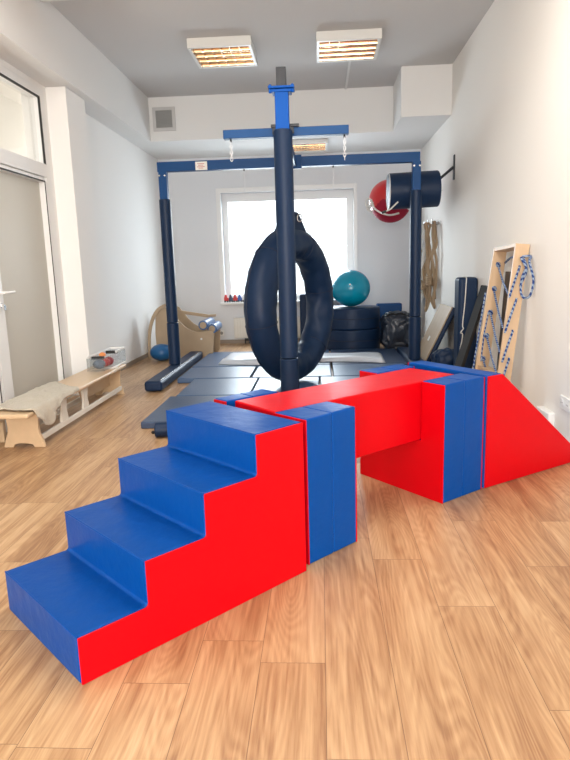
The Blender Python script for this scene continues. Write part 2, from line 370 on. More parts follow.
bm = nb(); bb(bm, wx0-.07, wx0, YB-.012, YB, wz0, wz1+.07); bb(bm, wx1, wx1+.055, YB-.012, YB, wz0, wz1+.07); bb(bm, wx0, wx1, YB-.012, YB, wz1, wz1+.07)
on(win, 'window_surround', bm, 'pvc', bevel=.003)

# ------------------------------------------------------------------ the foam climbing set
def basis(o, a):
    e1 = Vector((math.cos(a), math.sin(a), 0)); e2 = Vector((-e1.y, e1.x, 0))
    T = Matrix((e1, e2, Vector((0, 0, 1)))).transposed().to_4x4(); T.translation = Vector((o[0], o[1], 0)); return T
# stairs: local x = climbing direction, y = to the far side
T = basis((-.724, 1.566), R(46.8))
H1 = .613; rise = H1/4; tr = .2365
st = thing('foam_stairs', (-.723, 1.574, 0), 'four-step blue foam staircase with a red side, nearest the camera', 'foam stairs')
def stair_profile(ins=0, fil=.012):
    P = [(0+ins, 0+ins)]
    for k in range(4):
        P.append((k*tr+ins, (k+1)*rise-ins))
        if k < 3:
            cx, cz = (k+1)*tr+ins, (k+1)*rise-ins
            for q in range(5):   # rounded inner corner
                a = q/4*math.pi/2; P.append((cx-fil+fil*math.sin(a), cz+fil-fil*math.cos(a)))
    P += [(4*tr-ins, H1-ins), (4*tr-ins, 0+ins)]
    return P
bm = nb(); prism(bm, stair_profile(), .004, .584, 'Y', T)
obj('cover', bm, 'blue', st, bevel=.007, seg=3)
for y0, y1 in ((-.004, .004), (.584, .592)):
    bm = nb(); prism(bm, stair_profile(.001 if y0 < .1 else .009), y0, y1, 'Y', T)
    obj('side_panel', bm, 'red', st, bevel=.003)
for k in range(4):
    bm = nb(); z = (k+1)*rise-.002
    cyl(bm, T @ Vector((k*tr+.002, .004, z)), T @ Vector((k*tr+.002, .578, z)), .0035, seg=8)
    o_ = obj('seam', bm, 'blue', st, smooth=True)

BH = .61
P0 = Vector((-.192, 2.446, 0)); ba = math.atan2(.79, .9); bu = Vector((math.cos(ba), math.sin(ba), 0)); bn = Vector((-bu.y, bu.x, 0))
def seg_line_local(T, off):
    """where the bridge edge line (offset off across) crosses local x=0 and x=L"""
    Ti = T.inverted(); p = Ti @ (P0+bn*off); d = Ti.to_3x3() @ bu
    return lambda x: p.y+(x-p.x)*d.y/d.x
def pillar(name, o, ang, Lx, label):
    T = basis(o, ang); t = thing(name, (o[0], o[1], 0), label, 'foam block')
    near = seg_line_local(T, -.004); far = seg_line_local(T, .316); D = .60; zn = .3
    def ushape(bm, x0, x1, z1):
        def prof(x): return [(0, 0), (0, z1), (near(x), z1), (near(x), zn), (far(x), zn), (far(x), z1), (D, z1), (D, 0)]
        A = [bm.verts.new(T @ Vector((x0, y, z))) for y, z in prof(x0)]; B = [bm.verts.new(T @ Vector((x1, y, z))) for y, z in prof(x1)]
        for V in (A, B):
            bm.faces.new((V[0], V[1], V[2], V[3])); bm.faces.new((V[4], V[5], V[6], V[7])); bm.faces.new((V[0], V[3], V[4], V[7]))
        for i in range(8): j = (i+1) % 8; bm.faces.new((A[i], A[j], B[j], B[i]))
    h = Lx/2
    for x0, x1 in ((.005, h-.0005), (h+.0005, Lx-.005)):
        bm = nb(); ushape(bm, x0, x1, BH); obj('cover', bm, 'blue', t, bevel=.007, seg=3)
    for x0, x1 in ((0, .006), (Lx-.006, Lx)):
        bm = nb(); ushape(bm, x0, x1, BH-.003); obj('end_panel', bm, 'red', t, bevel=.002)
    return t
pillar('foam_pillar', (-.066, 2.300), R(46.0), .300, 'blue foam block behind the top stair, notched to carry the bridge')
pillar('foam_pillar', (.592, 2.935), R(39.3), .317, 'blue foam block with a red inner face, between bridge and ramp')
Tb = basis(P0, ba)
bm = nb(); bb(bm, 0, 1.197, 0, .31, .302, .607, Tb)
br = obj('foam_bridge', bm, 'red', bevel=.008, seg=3)
tag(br, 'long red foam beam bridging the gap between the two blue foam blocks', 'foam beam')
# ramp
T = basis((.851, 3.142), R(34.2)); rp = thing('foam_ramp', (.851, 3.142, 0), 'wedge-shaped red-sided foam ramp sloping down towards the right wall', 'foam ramp')
W = [(0, 0), (.80, 0), (.80, .07), (.112, .612), (0, .612)]
bm = nb(); prism(bm, W, .004, .596, 'Y', T); obj('cover', bm, 'blue', rp, bevel=.008, seg=3)
Wi = [(.003, .003), (.797, .003), (.797, .066), (.113, .609), (.003, .609)]
for y0, y1 in ((-.004, .004), (.596, .604)):
    bm = nb(); prism(bm, Wi, y0, y1, 'Y', T); obj('side_panel', bm, 'red', rp, bevel=.003)

# ------------------------------------------------------------------ floor mats
def fmat(x0, x1, y0, y1, m, label, th=.055, rz=0):
    bm = nb(); box(bm, ((x0+x1)/2, (y0+y1)/2, th/2), (x1-x0-.012, y1-y0-.012, th), rz)
    o = obj('floor_mat', bm, m, bevel=.012, seg=3); tag(o, label, 'mat', 'dark blue floor mats'); return o
fmat(-1.40, -.70, 4.46, 5.41, 'navy_mat', 'dark navy floor mat nearest the camera, behind the foam stairs')
fmat(-1.35, -.66, 5.42, 6.27, 'mat_blue', 'slate blue floor mat just beyond the nearest navy mat, left of the middle row')
fmat(-.66, -.02, 5.42, 6.27, 'mat_blue', 'blue floor mat directly under the hanging ring swing')
fmat(-.02, .62, 5.42, 6.27, 'mat_blue', 'blue floor mat right of the swing, behind the red bridge')
fmat(-1.54, -.755, 6.29, 7.03, 'mat_blue', 'blue floor mat beside the left frame foot, front of the back group')
fmat(-.745, .11, 6.29, 7.03, 'mat_blue', 'blue floor mat in front of the pale sheet, behind the ring swing')
fmat(.12, .95, 6.29, 7.03, 'mat_blue', 'blue floor mat in front of the round cushion stack')
fmat(-1.54, -.72, 7.05, 8.30, 'mat_blue', 'blue floor mat near the wooden roller machine, left of the pale sheet')
fmat(-.71, .11, 7.05, 8.30, 'mat_blue', 'blue floor mat lying under the pale sheet')
fmat(.12, 1.0, 7.05, 8.30, 'navy_mat', 'dark floor mat in front of the cushion stack and black bag')

# creased sheet on the mats, window reflection painted in as its pale colour
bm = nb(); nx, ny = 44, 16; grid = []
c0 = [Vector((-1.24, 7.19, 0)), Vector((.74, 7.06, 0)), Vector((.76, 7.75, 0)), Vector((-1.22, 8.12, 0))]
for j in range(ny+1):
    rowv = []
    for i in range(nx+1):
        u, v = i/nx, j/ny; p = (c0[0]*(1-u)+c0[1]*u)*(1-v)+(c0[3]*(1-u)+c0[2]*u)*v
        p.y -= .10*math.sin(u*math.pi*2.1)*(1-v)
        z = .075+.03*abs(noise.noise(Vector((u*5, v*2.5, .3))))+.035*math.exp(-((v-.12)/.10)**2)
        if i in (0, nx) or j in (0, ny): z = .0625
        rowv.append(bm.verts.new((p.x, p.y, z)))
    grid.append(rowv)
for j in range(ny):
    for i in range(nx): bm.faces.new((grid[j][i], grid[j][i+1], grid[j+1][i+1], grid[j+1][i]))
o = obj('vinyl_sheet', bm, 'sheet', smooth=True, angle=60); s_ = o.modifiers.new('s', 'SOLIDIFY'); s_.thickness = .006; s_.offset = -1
tag(o, 'creased vinyl sheet, window reflection painted pale grey, spread over the blue floor mats below the window', 'sheet')

# small bolster by the stairs
t = thing('bolster', (-1.0, 4.30, 0), 'small dark navy bolster lying on the floor by the nearest mat', 'bolster')
bm = nb(); cyl(bm, (-1.215, 4.22, .057), (-.78, 4.30, .057), .055, seg=28); obj('cover', bm, 'navy', t, bevel=.014, seg=3)
bm = nb(); sphere(bm, (-1.228, 4.217, .04), .013, u=12, v=8); obj('end_button', bm, 'black', t, smooth=True)

# ------------------------------------------------------------------ suspension frame
fr = thing('suspension_frame', (-.28, 6.9, 0), 'large blue steel suspension frame with padded navy posts and feet', 'frame')
lx, rx, fy = -1.692, 1.050, 6.9
for x in (lx, rx):
    bm = nb(); box(bm, (x, fy, 2.08), (.088, .088, .34)); obj('post_top', bm, 'paint', fr, bevel=.006)
    bm = nb(); cyl(bm, (x, fy, .60), (x, fy, 1.955), .062, seg=28); obj('post_pad', bm, 'navy', fr, bevel=.008)
    bm = nb(); cyl(bm, (x, fy, .116), (x, fy, .595), .067, seg=28); obj('post_pad', bm, 'navy', fr, bevel=.008)
    bm = nb(); sx = -1 if x < 0 else 1
    bb(bm, x-.065, x+.115, 5.83, 8.0, .012, .115); obj('foot_pad', bm, 'navy', fr, bevel=.03, seg=4)
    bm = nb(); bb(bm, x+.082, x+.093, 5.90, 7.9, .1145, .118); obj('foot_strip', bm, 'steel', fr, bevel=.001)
    for dxx in (-.03, .03):
        bm = nb(); cyl(bm, (x+dxx, fy-.043, 2.20), (x+dxx, fy-.056, 2.20), .010, seg=10); obj('bolt', bm, 'steel', fr)
bm = nb(); box(bm, (-.33, fy, 2.292), (2.83, .09, .102)); o = obj('top_rail', bm, 'paint', fr, bevel=.005)
# central post, arm and the beam running back to the rail
px, py = -.266, 5.0
bm = nb(); cyl(bm, (px, py, .45), (px, py, 2.232), .074, seg=36); obj('post_pad', bm, 'navy', fr, bevel=.008)
bm = nb(); cyl(bm, (px, py, .0), (px, py, .445), .078, seg=36); obj('post_pad', bm, 'navy', fr, bevel=.008)
bm = nb(); box(bm, (px, py, 2.37), (.105, .105, .30)); obj('post_sleeve', bm, 'paint_bright', fr, bevel=.006)
bm = nb(); box(bm, (px, py, 2.528), (.20, .15, .016)); box(bm, (px, py, 2.507), (.15, .12, .022)); 
for a in (-.085, .085): cyl(bm, (px+a, py-.05, 2.49), (px+a, py-.05, 2.55), .012, seg=8)
obj('flange', bm, 'paint_bright', fr, bevel=.003)
bm = nb(); box(bm, (px, py, 2.606), (.075, .075, .145)); obj('inner_tube', bm, 'black_steel', fr, bevel=.004)
bm = nb(); box(bm, (-.248, 5.10, 2.232), (.99, .075, .066)); obj('arm', bm, 'paint', fr, bevel=.004)
bm = nb(); box(bm, (px+.015, 5.09, 2.276), (.22, .09, .022)); box(bm, (px, 5.09, 2.24), (.17, .085, .05)); obj('clamp', bm, 'black_steel', fr, bevel=.003)
bm = nb(); bb(bm, -.325, -.235, 5.14, 6.86, 2.235, 2.335); obj('long_beam', bm, 'paint', fr, bevel=.004)
bm = nb(); box(bm, (-.258, 6.84, 2.285), (.17, .03, .14)); obj('bracket', bm, 'paint', fr, bevel=.003)
# name plate on the rail
bm = nb(); box(bm, (-1.257, fy-.0475, 2.286), (.128, .004, .088)); pl = obj('name_plate', bm, 'label_white', fr)
bm = nb(); 
for k, (zz, ww) in enumerate(((2.308, .075), (2.292, .055), (2.276, .085), (2.262, .05))): box(bm, (-1.262, fy-.0505, zz), (ww, .002, .005))
pr = obj('print', bm, 'text_red', None); pr.parent = pl; pr.matrix_parent_inverse = pl.matrix_world.inverted() if False else Matrix.Translation(-Vector((0, 0, 0)))
# parent offset: plate is placed by its thing; keep the print in the same frame
pr.matrix_parent_inverse = Matrix()

def chain(x, y, ztop, n, label):
    t = thing('chain', (x, y, ztop), label, 'chain', 'pale steel chains on the frame')
    bm = nb(); cyl(bm, (x, y, ztop+.0), (x, y, ztop-.022), .008, seg=8)
    obj('eye_bolt', bm, 'black_steel', t)
    bm = nb(); z = ztop-.03
    for k in range(n):
        h = Vector((1, 0, 0)) if k % 2 else Vector((0, 1, 0))
        pts = [Vector((x, y, z))+h*(.010*math.cos(a))+Vector((0, 0, .017*math.sin(a))) for a in [i*math.pi/5 for i in range(10)]]
        tube(bm, pts, .0027, 6, closed=True); z -= .024
    obj('links', bm, 'chain', t, smooth=True)
chain(-.687, 5.10, 2.199, 6, 'short steel chain hanging from the left end of the upper arm')
chain(.214, 5.10, 2.199, 7, 'short steel chain hanging from the right end of the upper arm')
chain(-.80, fy, 2.241, 10, 'thin steel chain hanging from the long rail left of the centre post')
chain(.165, fy, 2.241, 10, 'thin steel chain hanging from the long rail right of the centre post')

# ------------------------------------------------------------------ ring swing
tc = Vector((-.272, 6.0, .812)); th_ = R(63.5); h = Vector((math.cos(th_), math.sin(th_), 0)); zv = Vector((0, 0, 1)); nn = h.cross(zv)
sw = thing('ring_swing', tuple(tc), 'big padded navy ring swing hanging behind the central post', 'swing')
bm = nb(); torus(bm, tc, .598, .145, h, zv, nu=128, nv=32, wob=.012); obj('ring', bm, 'navy', sw, smooth=True, angle=180)
for a in range(0, 360, 60):
    a_ = R(a+12); d = h*math.cos(a_)+zv*math.sin(a_)
    bm = nb(); pts = [tc+d*(.598+.1475*math.cos(q))+nn*(.1475*math.sin(q)) for q in [i*math.pi/16 for i in range(32)]]
    tube(bm, pts, .0035, 6, closed=True); obj('ring_seam', bm, 'seam', sw, smooth=True)
bm = nb(); pts = [tc+(h*math.cos(q)+zv*math.sin(q))*(.598+.137)-nn*.055 for q in [i*math.pi/48 for i in range(96)]]
tube(bm, pts, .004, 6, closed=True); obj('ring_seam', bm, 'seam', sw, smooth=True)
bm = nb(); top = tc.z+.598
Ts = Matrix((h, nn, zv)).transposed().to_4x4(); Ts.translation = Vector((tc.x, tc.y, 0))
prism(bm, [(-.25, top-.02), (.25, top-.02), (.20, top+.12), (.05, 1.70), (-.05, 1.70), (-.20, top+.12)], -.075, .075, 'Y', Ts)
obj('hanging_sleeve', bm, 'navy', sw, bevel=.03, seg=4)
bm = nb(); tube(bm, [Ts @ Vector((.03*math.cos(a), .0, 1.735+.05*math.sin(a))) for a in [i*math.pi/8 for i in range(16)]], .006, 8, closed=True)
cc = Vector((-.180, 5.92, 1.635)); obj('carabiner', bm, 'steel', sw, smooth=True); bm = nb(); tube(bm, [cc+Vector((.022*math.cos(a), 0, .034*math.sin(a))) for a in [i*math.pi/8 for i in range(16)]], .005, 8, closed=True)
obj('carabiner', bm, 'steel', sw, smooth=True)
bm = nb(); cyl(bm, (tc.x, tc.y, 1.77), (tc.x+.01, tc.y, 2.235), .011, seg=10); obj('rope', bm, 'black', sw, smooth=True)

# ------------------------------------------------------------------ ceiling lamps, vent, duct
def lamp(x0, y0, zt, W_, D_, th, label, cells=4, blank=0):
    t = thing('ceiling_lamp', (x0+W_/2, y0+D_/2, zt), label, 'ceiling lamp'); z0 = zt-th; e = .03
    bm = nb(); bb(bm, x0, x0+W_, y0, y0+e, z0, zt); bb(bm, x0, x0+W_, y0+D_-e, y0+D_, z0, zt); bb(bm, x0, x0+e, y0+e, y0+D_-e, z0, zt); bb(bm, x0+W_-e, x0+W_, y0+e, y0+D_-e, z0, zt); bb(bm, x0+e, x0+W_-e, y0+e, y0+D_-e, zt-.02, zt)
    obj('housing', bm, 'lamp_body', t, bevel=.004)
    n = 4; dd = (D_-2*e)/n
    for k in range(n):
        yc = y0+e+dd*(k+.5)
        bm = nb(); segs = 10; ww = dd*.47
        vs = []
        for i in range(segs+1):
            a = -math.pi/2+math.pi*i/segs; yy = yc+ww*math.sin(a); zz = z0+.012+.055*math.cos(a)
            vs.append((bm.verts.new((x0+e, yy, zz)), bm.verts.new((x0+W_-e, yy, zz))))
        for i in range(segs): bm.faces.new((vs[i][0], vs[i][1], vs[i+1][1], vs[i+1][0]))
        obj('reflector', bm, 'mirror', t, smooth=True, angle=80)
        bm = nb(); cyl(bm, (x0+e+.01, yc, z0+.04), (x0+W_-e-.01, yc, z0+.04), .013, seg=12); obj('tube', bm, 'tube', t, smooth=True)
    bm = nb()
    for i in range(1, 6): bb(bm, x0+e+(W_-2*e)*i/6-.0015, x0+e+(W_-2*e)*i/6+.0015, y0+e, y0+D_-e, z0+.002, z0+.03)
    for k in range(1, n): bb(bm, x0+e, x0+W_-e, y0+e+dd*k-.004, y0+e+dd*k+.004, z0, z0+.03)
    obj('louvre', bm, 'mirror', t)
    return t
lamp(-1.245, 6.35, ZC, .625, .64, .09, 'square louvred ceiling lamp, left of the two over the frame')
lamp(.008, 6.35, ZC, .625, .64, .09, 'square louvred ceiling lamp, right of the two over the frame')
lamp(-2.15, 4.55, ZC, .625, .62, .09, 'louvred ceiling lamp cut off by the top left corner of the photo')
lamp(-.42, 8.62, ZB, .56, .62, .05, 'small square lamp under the dropped beam near the back window')
for lx_, ly_, lb in ((-1.0, 3.5, 'added square ceiling lamp above the foam stairs, out of view on the left'), (.45, 3.5, 'added square ceiling lamp above the ramp, out of view on the right'), (-1.0, -1.2, 'added square ceiling lamp behind the photographer on the door side'), (.45, -1.2, 'added square ceiling lamp behind the photographer on the right wall side')):
    t = thing('ceiling_lamp', (lx_, ly_, ZC), lb, 'ceiling lamp'); bm = nb(); a = .32; z0 = 3.29  # unseen housings added around the overhead fill lights
    bb(bm, lx_-a, lx_+a, ly_-a, ly_-a+.02, z0, ZC); bb(bm, lx_-a, lx_+a, ly_+a-.02, ly_+a, z0, ZC); bb(bm, lx_-a, lx_-a+.02, ly_-a+.02, ly_+a-.02, z0, ZC); bb(bm, lx_+a-.02, lx_+a, ly_-a+.02, ly_+a-.02, z0, ZC)
    obj('housing', bm, 'lamp_body', t); bm = nb(); bb(bm, lx_-a+.02, lx_+a-.02, ly_-a+.02, ly_+a-.02, ZC-.04, ZC-.03); obj('tray', bm, 'lamp_body', t)
bm = nb(); bb(bm, .36, .385, 6.99, YS, ZC-.014, ZC); struct('trim_6', bm, 'soffit')
t = thing('air_vent', (-1.98, YS, 3.1), 'square grey air vent on the white dropped beam', 'vent')
bm = nb(); x0, x1, z0, z1 = -2.13, -1.835, 2.97, 3.262; e = .04
bb(bm, x0, x1, YS-.016, YS, z0, z0+e); bb(bm, x0, x1, YS-.016, YS, z1-e, z1); bb(bm, x0, x0+e, YS-.016, YS, z0+e, z1-e); bb(bm, x1-e, x1, YS-.016, YS, z0+e, z1-e); obj('frame', bm, 'vent_frame', t, bevel=.002)
bm = nb()
for k in range(12):
    zz = z0+e+.012+k*.0168; box(bm, (-1.9825, YS-.008, zz), (x1-x0-2*e, .010, .010))
bb(bm, x0+e, x1-e, YS-.003, YS, z0+e, z1-e)
obj('grille', bm, 'vent', t)

# ------------------------------------------------------------------ bench at the left wall
bt = thing('gym_bench', (-2.08, 4.9, 0), 'long pale wooden gym bench along the left wall', 'bench')
bx0, bx1, by0, by1, bz = -2.235, -1.925, 3.78, 5.86, .292
bm = nb(); bb(bm, bx0, bx1, by0, by1, bz-.03, bz); obj('seat', bm, 'bench', bt, bevel=.010, seg=3)
def benchleg(y):
    # shaped end panel with a foot arch
    P = [(-2.24, 0), (-2.17, 0), (-2.16, .02), (-2.13, .028), (-2.07, .028), (-2.03, .02), (-2.02, 0), (-1.945, 0), (-1.955, .05), (-1.975, .10), (-1.98, .14), (-1.975, .20), (-1.965, bz-.03), (-2.215, bz-.03), (-2.205, .20), (-2.2, .14), (-2.205, .10), (-2.225, .05)]
    bm = nb(); prism(bm, P, y-.014, y+.014, 'Y'); return bm
for y in (4.03, 5.80): obj('leg', benchleg(y), 'bench', bt, bevel=.003)
bm = nb(); bb(bm, -1.985, -1.963, 4.044, 5.786, .045, .085); obj('rail', bm, 'bench_white', bt, bevel=.003)
bm = nb(); bb(bm, -2.205, -2.18, 4.044, 5.786, .045, .085); obj('rail', bm, 'bench_white', bt, bevel=.003)
for y in (4.43, 4.86):
    bm = nb(); prism(bm, [(y-.055, .085), (y+.075, .085), (y+.05, .17), (y+.075, bz-.03), (y-.055, bz-.03), (y-.03, .17)], -1.985, -1.965, 'X'); obj('upright', bm, 'bench_white', bt, bevel=.003)
bm = nb(); prism(bm, [(5.0, bz-.032), (5.10, .10), (5.786, .09), (5.786, bz-.032)], -2.10, -2.08, 'X'); obj('brace_board', bm, 'bench', bt, bevel=.002)
# blanket
bm = nb(); nx, ny = 40, 60; grid = []
for j in range(ny+1):
    rowv = []
    for i in range(nx+1):
        u, v = i/nx, j/ny
        yy = 3.86+v*(.98-.25*u)+.02*math.sin(u*7)
        hang = .13*math.exp(-((v-.24)/.2)**2)+.03
        s = u*(.31+hang); 
        x = bx0+.0+s; z = bz+.012
        lim = bx1+.008
        if x > lim:
            k = x-lim; x = lim+.012*min(1, k*20)+.01*math.sin(v*26)*min(1, k*12); z = bz+.012-k
        n_ = noise.noise(Vector((u*4, v*9, 1)))*.014+noise.noise(Vector((u*9+3, v*16, 5)))*.008
        z += abs(n_)+.004 if x <= lim else n_*.4
        if x > lim: x += abs(n_)
        if x <= bx0+.0: x = bx0
        rowv.append(bm.verts.new((x, yy, z)))
    grid.append(rowv)
for j in range(ny):
    for i in range(nx): bm.faces.new((grid[j][i], grid[j][i+1], grid[j+1][i+1], grid[j+1][i]))
o = obj('blanket', bm, 'cloth', smooth=True, angle=80); s_ = o.modifiers.new('s', 'SOLIDIFY'); s_.thickness = .008; s_.offset = 0
tag(o, 'rumpled beige blanket draped over the near end of the bench', 'blanket')
# low wooden box behind the bench end
bm = nb(); bb(bm, -2.43, -2.29, 3.2, 4.25, .16, .20); bb(bm, -2.42, -2.30, 3.25, 3.29, 0, .16); bb(bm, -2.42, -2.30, 4.14, 4.18, 0, .16)
o = obj('low_plank_seat', bm, 'bench', bevel=.006); tag(o, 'low light wood plank seat squeezed between bench and glass door', 'bench')
# clear tub with toys
t = thing('storage_tub', (-2.06, 5.45, bz), 'clear plastic tub with white rims standing on the far end of the bench', 'storage box')
tx0, tx1, ty0, ty1, tz0, tz1 = -2.11, -1.955, 5.32, 5.95, bz+.001, .43
bm = nb(); bb(bm, tx0, tx1, ty0, ty0+.004, tz0+.02, tz1); bb(bm, tx0, tx1, ty1-.004, ty1, tz0+.02, tz1); bb(bm, tx0, tx0+.004, ty0, ty1, tz0+.02, tz1); bb(bm, tx1-.004, tx1, ty0, ty1, tz0+.02, tz1); obj('wall', bm, 'clear_plastic', t)
bm = nb(); bb(bm, tx0, tx1, ty0+.25, ty1, tz0, tz0+.018); obj('base', bm, 'plastic_w', t, bevel=.003)
bm = nb(); bb(bm, tx1-.012, tx1+.004, ty0+.36, ty1+.01, tz1, tz1+.02); bb(bm, tx0, tx1, ty1-.012, ty1+.01, tz1, tz1+.02); bb(bm, tx0-.002, tx0+.012, ty0, ty1, tz1, tz1+.015); obj('rim', bm, 'plastic_w', t, bevel=.003)
for y in (5.40, 5.78):
    bm = nb(); bb(bm, tx0+.02, tx1-.02, y-.015, y+.015, tz1-.02, tz1+.008); obj('handle', bm, 'black', t, bevel=.004)
def ellip(name, c, r, s, m, label, cat, group=None):
    bm = nb(); sphere(bm, (0, 0, 0), r, s, 18, 12)
    for v in bm.verts: v.co += v.co.normalized()*noise.noise(v.co*14+Vector(c))*r*.18
    for v in bm.verts: v.co += Vector(c)
    return tag(obj(name, bm, m, smooth=True, angle=180), label, cat, group)
ellip('bean_bag', (-2.035, 5.42, tz0+.070), .052, (1.0, 1.3, .85), 'toy_grey', 'blue-grey bean bag, front one inside the clear tub', 'bean bag', 'bean bags in the tub')
ellip('bean_bag', (-2.03, 5.55, tz0+.066), .046, (1.1, 1.2, .9), 'toy_red', 'bright red bean bag in the middle of the clear tub', 'bean bag', 'bean bags in the tub')
ellip('bean_bag', (-2.03, 5.66, tz0+.062), .042, (1.1, 1.1, .95), 'ballred_dark', 'dark red bean bag behind the bright red one in the clear tub', 'bean bag', 'bean bags in the tub')
ellip('bean_bag', (-2.05, 5.56, tz0+.137), .028, (1.2, 1.2, .8), 'toy_orange', 'orange bean bag lying on top in the clear tub', 'bean bag', 'bean bags in the tub')

# ------------------------------------------------------------------ wooden roller machine, back left
mc = thing('roller_machine', (-1.85, 8.35, 0), 'plywood squeeze machine with blue rollers in the back left corner', 'therapy machine')
def mach_side(y, hi):
    P = [(-2.24, 0), (-1.50, 0), (-1.47, .04), (-1.445, .32), (-1.48, .375), (-1.56, .365), (-1.68, .35)]
    P += [(-1.75, .37), (-1.83, .42), (-1.90, .49), (-1.95, .56), (-2.03, .66), (-2.12, .71), (-2.19, .67), (-2.235, .55), (-2.25, .35)]
    bm = nb(); prism(bm, P, y-.011, y+.011, 'Y'); return bm
obj('side_board', mach_side(8.18, 0), 'ply_grey', mc, bevel=.004)
obj('side_board', mach_side(8.72, 0), 'ply_grey', mc, bevel=.004)
bm = nb(); pts_o = [(-2.36, 0), (-2.35, .30), (-2.30, .52), (-2.22, .66), (-2.12, .73), (-2.06, .74)]
pts = smooth_path([(x, 0, z) for x, z in pts_o], 4); inner = [(p.x+.035, p.z-.03 if i else p.z) for i, p in enumerate(pts)]
poly = [(p.x, p.z) for p in pts]+inner[::-1]; poly[-1] = (poly[-1][0], 0)
prism(bm, poly, 8.14, 8.168, 'Y'); obj('bent_arch', bm, 'ply_grey', mc, bevel=.003)
bm = nb(); prism(bm, [(-2.10, .64), (-1.95, .60), (-1.60, .54), (-1.50, .545), (-1.50, .51), (-1.62, .50), (-1.95, .555), (-2.10, .59)], 8.70, 8.73, 'Y'); obj('back_rail', bm, 'ply_grey', mc, bevel=.003)
bm = nb(); bb(bm, -2.0, -1.6, 8.2, 8.70, .14, .16); obj('base_board', bm, 'ply_grey', mc)
for (x, z, ya) in ((-1.575, .445, 8.10), (-1.475, .385, 8.20)):
    bm = nb(); cyl(bm, (x, ya, z), (x, 8.68, z), .066, seg=32); ro = obj('roller', bm, 'roller', mc, bevel=.012, seg=3)
    bm = nb(); cyl(bm, (x, ya, z), (x, ya-.012, z), .044, seg=24); cyl(bm, (x, ya-.011, z), (x, ya-.02, z), .012, seg=12); dsk = obj('end_disc', bm, 'ply_grey', None, bevel=.002); dsk.parent = ro
bm = nb(); cyl(bm, (-1.62, 8.165, .255), (-1.62, 8.155, .255), .014, seg=16); obj('cap', bm, 'plastic_w', mc)
bm = nb(); sphere(bm, (0, 0, 0), .155, (1.0, .95, .72), 32, 20)
for v in bm.verts: v.co += Vector((-2.12, 7.95, .114))
tag(obj('exercise_ball', bm, 'ballblue', smooth=True, angle=180), 'squashed dark blue ball on the floor beside the wooden machine', 'ball')

# ------------------------------------------------------------------ radiator, outlets, toys on the sill
t = thing('radiator', (-1.0, 9.58, 0), 'white panel radiator on the back wall below the window', 'radiator')
bm = nb(); bb(bm, -1.37, -.1, 9.56, 9.63, .09, .41); obj('panel', bm, 'radiator', t, bevel=.008)
bm = nb()
for k in range(30): bb(bm, -1.35+k*.042, -1.35+k*.042+.02, 9.553, 9.561, .11, .39)
obj('ribs', bm, 'radiator', t, bevel=.003)
bm = nb(); cyl(bm, (-1.2, 9.6, 0), (-1.2, 9.6, .1), .009, seg=10); obj('pipe', bm, 'black_steel', t); bm = nb(); cyl(bm, (-1.13, 9.6, 0), (-1.13, 9.6, .1), .009, seg=10); obj('pipe', bm, 'black_steel', t)
bm = nb(); bb(bm, -1.2, -1.06, 9.50, 9.56, .055, .09); obj('valve', bm, 'black', t, bevel=.01)
def outlet(x, y, z, face, label, w_=.085, n=1):
    t = thing('wall_outlet', (x, y, z), label, 'wall socket')
    T = Matrix.Translation((x, y, z)) @ (Matrix() if face == 'back' else Matrix.Rotation(R(90), 4, 'Z').inverted())
    bm = nb(); box(bm, (0, -.006, 0), (w_*n, .012, .085), 0, T); obj('plate', bm, 'plastic_w', t, bevel=.004)
    for i in range(n):
        c = (i-(n-1)/2)*w_
        bm = nb(); cyl(bm, T @ Vector((c, -.012, 0)), T @ Vector((c, -.0145, 0)), .026, seg=24)
        obj('socket_face', bm, 'vent' if face == 'back' else 'plastic_w', t, bevel=.001)
        bm = nb()
        for q in (-.01, .01): cyl(bm, T @ Vector((c+q, -.013, 0)), T @ Vector((c+q, -.0155, 0)), .003, seg=8)
        obj('pin_hole', bm, 'black', t)
    return t
outlet(-1.585, YB, .17, 'back', 'cream wall socket on the back wall beside the radiator')
outlet(XR, 3.86, .287, 'right', 'white double wall socket low on the right wall by the ramp', .085, 2)
t = thing('plug_adapter', (XR, 4.14, .07), 'white boxy power adapter low on the right wall, behind the ramp', 'adapter')
bm = nb(); bb(bm, XR-.05, XR, 4.03, 4.25, .085, .185); obj('body', bm, 'plastic_w', t, bevel=.008, seg=3)
bm = nb(); cyl(bm, (XR-.05, 4.20, .135), (XR-.054, 4.20, .135), .016, seg=16); obj('socket', bm, 'vent', t)
sy = YB-.02
toys = [(-1.47, 'toy_red', 'red toy car at the left end of the window sill'), (-1.395, 'toy_navy', 'navy toy car beside the leftmost red one on the sill'), (-1.325, 'toy_red', 'red toy car third along the window sill'),
        (-1.255, 'toy_blue', 'blue toy car fourth along the window sill'), (-1.185, 'toy_white', 'white toy car right of the blue one on the sill'), (-1.115, 'toy_red', 'red toy car half hidden by the ring swing')]
for x, m, lb in toys:
    t = thing('toy_car', (x, YB-.08, wz0), lb, 'toy', 'toys on the window sill')
    q_ = 1.1
    Tt = Matrix.Translation((x, 0, wz0)) @ Matrix.Diagonal((q_, 1, 1.9, 1))
    bm = nb(); prism(bm, [(-.032, .008), (.032, .008), (.032, .035), (.015, .04), (.006, .062), (-.018, .062), (-.028, .04), (-.032, .038)], YB-.10, YB-.06, 'Y', Tt); obj('body', bm, m, t, bevel=.004)
    for q in (-.02, .02):
        bm = nb(); cyl(bm, (x+q, YB-.105, wz0+.0155), (x+q, YB-.055, wz0+.0155), .015, seg=14); obj('wheels', bm, 'black', t)

